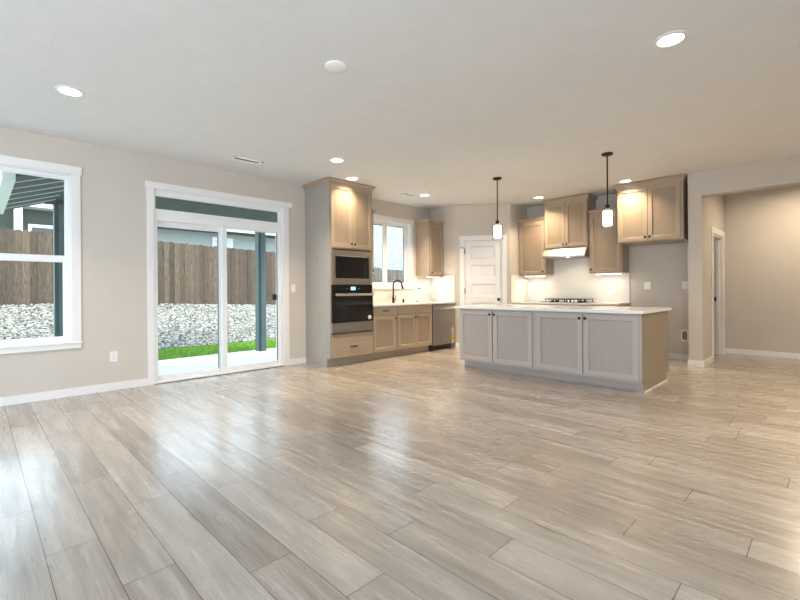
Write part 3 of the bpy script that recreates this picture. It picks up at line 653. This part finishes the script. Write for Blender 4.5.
# outlets and switches: local frame x right, front -y
def plate(label, name, loc, rz, kind, group=None, w=.078, h=.125, cat=None):
    t = thing(name, label, cat or ('switch' if 'switch' in name else 'outlet'), loc, rz, group)
    B(-w / 2, w / 2, -.007, -.0005, -h / 2, h / 2).build('plate', PLATE, t, bevel=.002)
    if kind == 'outlet':
        for s in (-.021, .021):
            B(-.017, .017, -.0095, -.006, s - .014, s + .014).build('socket', PLATE, t, bevel=.002)
            m = MB(); m.box(-.009, -.006, -.0102, -.009, s - .005, s + .007); m.box(.006, .009, -.0102, -.009, s - .005, s + .007); m.box(-.002, .002, -.0102, -.009, s - .012, s - .008); m.build('slot', SLOT, t)
    elif kind == 'switch':
        B(-.017, .017, -.011, -.006, -.034, .034).build('rocker', PLATE, t, bevel=.002)
    elif kind == 'grey':
        for s in (-.021, .021): B(-.017, .017, -.0095, -.006, s - .014, s + .014).build('socket', GREYSLOT if s > 0 else PLATE, t)
    return t
plate('white duplex outlet low on the wall between window and patio door', 'power_outlet', (0, 1.189, .405), R90, 'outlet')
plate('white light switch between patio door and tall oven cabinet', 'light_switch', (0, 3.635, 1.222), R90, 'switch')
plate('white outlet in the backsplash left of the cooktop', 'power_outlet', (1.92, YW - .009, 1.165), 0, 'grey', w=.075)
plate('white outlet in the backsplash right of the cooktop', 'power_outlet', (3.22, YW - .009, 1.150), 0, 'grey', w=.075)
plate('white switch plate in the alcove, just right of the backsplash', 'light_switch', (3.83, YW, 1.225), 0, 'switch', w=.10)
plate('white switch plate in the alcove beside the hall wall end', 'light_switch', (4.383, YW, 1.230), 0, 'switch', w=.085)
t = plate('white backsplash outlet with a dark slot, in the window corner', 'power_outlet', (.009, 6.60, 1.21), R90, 'none', w=.10, h=.10)
B(-.045, .045, -.0085, -.0065, -.008, .020).build('dark_slot', SLOT, t)
wb = thing('recessed_outlet', 'white rounded recessed outlet box low in the refrigerator alcove', 'outlet', (4.375, YW, .400), 0)
def rrect(w, h, r, n=6):
    return [(sx * (w / 2 - r) + r * math.cos(math.radians(a0 + 90 * i / n)), sz * (h / 2 - r) + r * math.sin(math.radians(a0 + 90 * i / n))) for sx, sz, a0 in ((1, 1, 0), (-1, 1, 90), (-1, -1, 180), (1, -1, 270)) for i in range(n + 1)]
MB().prism(rrect(.115, .20, .045), 'y', -.012, -.0005).build('plate', PLATE, wb, bevel=.002)
MB().prism(rrect(.062, .135, .028), 'y', -.0135, -.0118).build('recess', mat('bronze_recess', (.16, .12, .065), .5), wb)
m = MB()
for s in (-.032, 0, .032): m.box(-.012, .012, -.0148, -.0134, s - .009, s + .009)
m.build('socket', GREYSLOT, wb)

# ------------------------------------------------------------------ ceiling fixtures
def recessed(label, x, y, e, col=(1, .86, .68), spread=108):
    t = thing('recessed_light', label, 'ceiling light', (x, y, H), 0, 'recessed ceiling lights')
    MB().lathe([(.105, 0), (.103, -.006), (.082, -.009), (.078, -.003), (.078, 0)], n=32, cap=False).build('trim_ring', TRIM, t, smooth=True)
    MB().lathe([(.079, -.0045), (.02, -.0055)], n=32).build('lens', LENS, t)
    area('lamp_light', (0, 0, -.012), (0, 0, 0), .15, .15, e, col, spread, t, 'DISK')
    return t
LW = (1, .80, .56)
recessed('recessed light over the living room in front of the left window', 1.483, .595, 12, (1, .90, .78))
recessed('recessed light nearest the camera, at the upper right of the ceiling', 5.307, 3.444, 12, (1, .88, .74))
recessed('recessed light just before the tall oven cabinet, the larger of that pair', 1.474, 3.422, 18, LW)
recessed('recessed light close over the crown of the tall oven cabinet', .875, 4.15, 8, LW, 116)
recessed('recessed light beside a small vent, over the dishwasher', .875, 5.83, 25, LW)
recessed('recessed light before the wall cabinet left of the hood', 2.207, 7.555, 12, LW, 116)
recessed('recessed light over the cabinet above the refrigerator space', 3.761, 7.43, 11, LW, 116)
def pendant(label, x, y, zt):
    t = thing('pendant_light', label, 'pendant light', (x, y, H), 0, 'island pendants')
    MB().lathe([(.068, 0), (.070, -.012), (.055, -.026), (.020, -.032)], n=28).build('ceiling_canopy', BRONZE, t, smooth=True)
    MB().tube([(0, 0, -.03), (0, 0, zt + .05 - H)], .009, 10).build('rod', BRONZE, t, smooth=True)
    MB().lathe([(.010, .06), (.028, .045), (.030, .012), (.034, .008), (.034, .0)], (0, 0, zt - H), 20).build('socket_cap', BRONZE, t, smooth=True)
    o = MB().lathe([(.030, 0), (.076, -.001), (.084, -.012), (.084, -.245), (.081, -.245), (.081, -.013), (.074, -.004), (.030, -.003)], (0, 0, zt - H), 32, cap=False).build('glass_shade', SHADEG, t, smooth=True)
    MB().lathe([(.025, -.022), (.050, -.026), (.055, -.036), (.055, -.205), (.050, -.214), (.02, -.216)], (0, 0, zt - H), 28).build('inner_diffuser', OPAL, t, smooth=True)
    return t
pendant('pendant light with glass shade over the island, in front of the pantry door', 2.434, 5.773, 2.195)
pendant('pendant light with glass shade over the island, in front of the right wall cabinets', 4.068, 5.761, 2.200)
def vent(label, x, y, l, w_):
    t = thing('ceiling_vent', label, 'vent', (x, y, H), 0)
    m = MB(); fr_ = .028
    ring_boxes = [m.box(*q, -.014, 0) for q in ((-w_ / 2, -w_ / 2 + fr_, -l / 2, l / 2), (w_ / 2 - fr_, w_ / 2, -l / 2, l / 2), (-w_ / 2, w_ / 2, -l / 2, -l / 2 + fr_), (-w_ / 2, w_ / 2, l / 2 - fr_, l / 2))]
    m.build('frame', mat('white_vent_enamel', (.92, .92, .91), .4), t, bevel=.002)
    B(-w_ / 2 + fr_, w_ / 2 - fr_, -l / 2 + fr_, l / 2 - fr_, -.0035, -.001).build('duct', mat('dark_duct', (.10, .10, .10), .7), t)
    m = MB()
    for i in range(2):
        x0 = -w_ / 2 + fr_ + .012 + i * (w_ - 2 * fr_ - .034); m.box(x0, x0 + .010, -l / 2 + fr_, l / 2 - fr_, -.0065, -.0035)
    m.build('louvers', TRIM, t)
vent('white rectangular ceiling vent in front of the patio door', .661, 2.564, .40, .15)
vent('small white ceiling vent beside the light over the dishwasher', .690, 5.62, .30, .13)
sm = thing('smoke_detector', 'round white cover disc on the ceiling, middle of the living room', 'ceiling disc', (3.402, 1.989, H))
MB().lathe([(.085, 0), (.085, -.010), (.070, -.016), (.02, -.017)], n=36).build('cover', mat('white_detector_plastic', (.90, .89, .88), .45), sm, smooth=True)
recessed('recessed light in the hall beyond the header', 5.9, 8.75, 21, LW, 165)
recessed('added recessed light right of the island, unseen past the edge of the view', 6.7, 5.7, 38, LW, 125)  # unseen lamp added to brighten the alcove and kitchen walls

# ------------------------------------------------------------------ outside
GZ = -.12
struct(B(-2.9, -.16, -3.2, 9.8, -.3, GZ).build('patio_slab', CONC), 'pale concrete patio slab outside the sliding door', 'patio')
struct(B(-40, -.16, -30, 40, -.6, -.31).build('ground', SOIL), 'bare ground beyond the patio', 'ground')
lw = B(-4.7, -2.9, -4, 10.5, -.3, GZ - .01).build('lawn', LAWN); struct(lw, 'strip of green lawn along the patio', 'lawn')
bl = MB()
for i in range(15000):
    x = random.uniform(-4.42, -2.9); y = random.uniform(-.5, 7.5); h = random.uniform(.04, .09); a = random.uniform(0, 6.28); wd = random.uniform(.005, .010)
    lx, ly = random.uniform(-.02, .02), random.uniform(-.02, .02); bl.cur = random.random()
    bl.add([(x - wd * math.cos(a), y - wd * math.sin(a), GZ - .012), (x + wd * math.cos(a), y + wd * math.sin(a), GZ - .012), (x + lx, y + ly, GZ + h - .02)], [(0, 1, 2)])
tag(bl.build('lawn_grass', BLADE, attr=True), 'bright green grass strip between patio and stone bank', 'grass', kind='stuff')
# stone bank rising to the fence
def fz(y): return .90 if y < 2 else .90 - .036 * (y - 2)
def bank_z(x, y):
    t = (-4.5 - x) / 3.6; return GZ + (fz(y) - GZ) * max(0, min(1, t))
bk = MB(); ys = [-4 + .75 * i for i in range(28)]
for i in range(len(ys) - 1):
    a, b = ys[i], ys[i + 1]
    bk.add([(-4.45, a, GZ - .03), (-4.45, b, GZ - .03), (-8.3, b, fz(b)), (-8.3, a, fz(a)), (-8.3, b, -.5), (-8.3, a, -.5), (-4.45, a, -.5), (-4.45, b, -.5)], [(0, 1, 2, 3), (3, 2, 4, 5), (5, 4, 7, 6), (6, 7, 1, 0)])
struct(bk.build('bank', SOIL), 'sloping bank under the river stones', 'bank')
struct(B(-30, -8.3, -10, 30, -.5, .55).build('upper_ground', SOIL), 'higher ground behind the fence', 'ground')
ph = (1 + 5 ** .5) / 2
ico = [Vector(p).normalized() for p in ((-1, ph, 0), (1, ph, 0), (-1, -ph, 0), (1, -ph, 0), (0, -1, ph), (0, 1, ph), (0, -1, -ph), (0, 1, -ph), (ph, 0, -1), (ph, 0, 1), (-ph, 0, -1), (-ph, 0, 1))]
icf = [(0, 11, 5), (0, 5, 1), (0, 1, 7), (0, 7, 10), (0, 10, 11), (1, 5, 9), (5, 11, 4), (11, 10, 2), (10, 7, 6), (7, 1, 8), (3, 9, 4), (3, 4, 2), (3, 2, 6), (3, 6, 8), (3, 8, 9), (4, 9, 5), (2, 4, 11), (6, 2, 10), (8, 6, 7), (9, 8, 1)]
stn = MB()
for i in range(24000):
    y = random.uniform(-.4, 8.6); u = random.random(); x = -4.50 - 3.50 * u
    r = random.uniform(.016, .038); rx, ry, rz = r * random.uniform(.8, 1.4), r * random.uniform(.8, 1.4), r * random.uniform(.55, .9)
    a = random.uniform(0, 6.28); ca, sa = math.cos(a), math.sin(a); z = bank_z(x, y) + rz * random.uniform(.1, .9); stn.cur = random.random()
    stn.add([(x + (v.x * rx * ca - v.y * ry * sa) * random.uniform(.85, 1.1), y + (v.x * rx * sa + v.y * ry * ca) * random.uniform(.85, 1.1), z + v.z * rz) for v in ico], icf)
tag(stn.build('river_stones', STONE, attr=True, smooth=False), 'pale river stones covering the bank below the fence', 'stones', kind='stuff')
# fence
def fence(label, x, y0, y1, top, bot, m, wdt=.146, rails=True):
    t = thing('wood_fence', label, 'fence', (x, y0, 0))
    b = MB(); y = y0
    while y < y1:
        zt = top(y) + random.uniform(-.012, .012); zb = bot(y) - .05; b.cur = random.random(); w_ = wdt; q = y - y0; dx = (.014 if int((y - y0) / wdt + .5) % 2 else 0) + random.uniform(-.003, .003)
        b.prism([(q, zb), (q + w_, zb), (q + w_, zt - .035), (q + w_ - .03, zt), (q + .03, zt), (q, zt - .035)], 'x', dx, .018 + dx); y += wdt
    b.build('boards', m, t, attr=True)
    r = MB()
    y = y0
    while y < y1 - .1:
        q = y - y0; r.box(-.11, -.02, q, q + .09, bot(y) - .3, top(y) - .1); y += 2.2
    r.build('posts', m, t, attr=True)
    r = MB(); n = max(1, int((y1 - y0) / 2))
    for i in range(n):
        ya, yb = y0 + (y1 - y0) * i / n, y0 + (y1 - y0) * (i + 1) / n
        for dz in (-.25, -1.5): r.box(-.06, -.02, ya - y0, yb - y0, min(top(ya), top(yb)) + dz - .08, min(top(ya), top(yb)) + dz)
    r.build('rails', m, t, attr=True)
    return t
def ftop(y): return 2.745 if y < 2.5 else 2.745 - .029 * (y - 2.5)
fence('long weathered brown board fence above the stone bank', -8.12, -2.5, 11.4, ftop, fz, FENCE)
fence('greyer board fence seen through the kitchen window', -8.3, 11.6, 22, lambda y: 2.20 if y < 13.0 else 2.13, lambda y: .5, GREYFENCE)
# patio cover: posts, beam, roof with boarded soffit
for nm, y in (('patio post outside the left window', 0.915), ('patio post outside the sliding door', 4.365)):
    t = thing('patio_post', 'square teal ' + nm, 'post', (-2.72, y, GZ), 0)
    B(-.08, .08, 0, .175, 0, 2.72).build('column', TEALL, t, bevel=.004)
    B(-.098, -.08, .03, .145, 0, 2.72).build('face_board', TEAL, t); B(.08, .10, .0, .05, 0, 2.72).build('corner_board', TEAL, t)
rf = thing('patio_roof', 'dark teal patio cover over the slab', 'patio roof')
B(-2.98, -.165, .93, 4.95, 2.66, 2.70).build('soffit', TEAL, rf)
m = MB()
for i in range(9): m.box(-2.98, -.165, 1.2 + .43 * i, 1.215 + .43 * i, 2.652, 2.66)
m.box(-1.45, -1.43, .93, 4.95, 2.650, 2.66); m.build('batten', TEALL, rf)
B(-2.81, -2.63, .80, 4.95, 2.60, 2.66).build('beam', TEAL, rf)
m = MB(); m.prism([(.93, 2.66), (.93, 2.72), (.33, 2.50), (.33, 2.44)], 'x', -2.85, -.165); m.build('sloping_soffit', TEAL, rf)
m = MB()
for i in range(6): m.prism([(.93, 2.652), (.93, 2.66), (.33, 2.44), (.33, 2.432)], 'x', -2.6 + .42 * i, -2.575 + .42 * i)
m.build('soffit_strip', GUTTER, rf)
B(-3.0, -.165, .22, .33, 2.40, 2.53).build('gutter', GUTTER, rf)
B(-3.05, -.165, .3, 5.0, 2.74, 2.80).build('roof_deck', TEAL, rf); B(-3.06, -2.98, .93, 5.0, 2.64, 2.80).build('fascia', TEAL, rf)
# neighbours
nb = thing('house', 'sage green neighbouring house behind the brown fence', 'house', (-12, 0, 0))
B(-6, 0, 3.4, 12.4, 0, 3.62).build('wall', SAGE, nb)
B(-6, .75, 3.2, 12.6, 3.60, 3.78).build('eave', DGREEN, nb); B(.75, .88, 3.2, 12.6, 3.62, 3.80).build('gutter', GUTTER, nb)
m = MB(); m.prism([(.85, 3.80), (-6.5, 3.80), (-3, 5.6)], 'y', 3.2, 12.6); m.build('roof', DGREEN, nb)
for y in (7.02,): 
    f = B(0, .05, y, y + .85, 2.2, 3.44).build('window', EXTW, nb); B(.05, .06, y + .09, y + .76, 2.3, 3.33).build('pane', mat('pale_sky_pane', (.55, .62, .66), .15), f)
f = B(0, .05, 9.9, 10.9, 2.2, 3.40).build('window', EXTW, nb); B(.05, .06, 10.0, 10.8, 2.3, 3.30).build('pane', DARKWIN, f)
nd = thing('house', 'dark green neighbouring house with a white porch post, left of the sage one', 'house', (-12, 0, 0))
B(-6, 0, -6, 3.1, 0, 3.86).build('wall', DGREEN, nd)
f = B(0, .05, 1.24, 2.6, 2.3, 3.38).build('window', EXTW, nd); B(.05, .06, 1.33, 2.5, 2.4, 3.28).build('pane', DARKWIN, f)
B(.3, .5, .885, 1.08, 0, 3.86).build('porch_post', EXTW, nd)
m = MB(); m.prism([(-6.3, 3.86), (3.2, 3.86), (3.2, 4.35), (.9, 3.98), (-6.3, 3.98)], 'x', -.2, .6); m.build('fascia', EXTW, nd)
wh = thing('house', 'white lap sided house seen through the kitchen window', 'house', (-12.5, 0, 0))
m = MB()
for i in range(46): m.add([(0, 14, .5 + .14 * i), (.045, 14, .5 + .14 * i), (.004, 14, .64 + .14 * i), (0, 20, .5 + .14 * i), (.045, 20, .5 + .14 * i), (.004, 20, .64 + .14 * i)], [(0, 1, 2), (3, 5, 4), (0, 3, 4, 1), (1, 4, 5, 2), (2, 5, 3, 0)])
wh.location = (-11.0, 0, 0)
m.build('lap_siding', WHITES, wh)
B(-6, 0, 14, 20, 0, 6.5).build('wall', WHITES, wh)
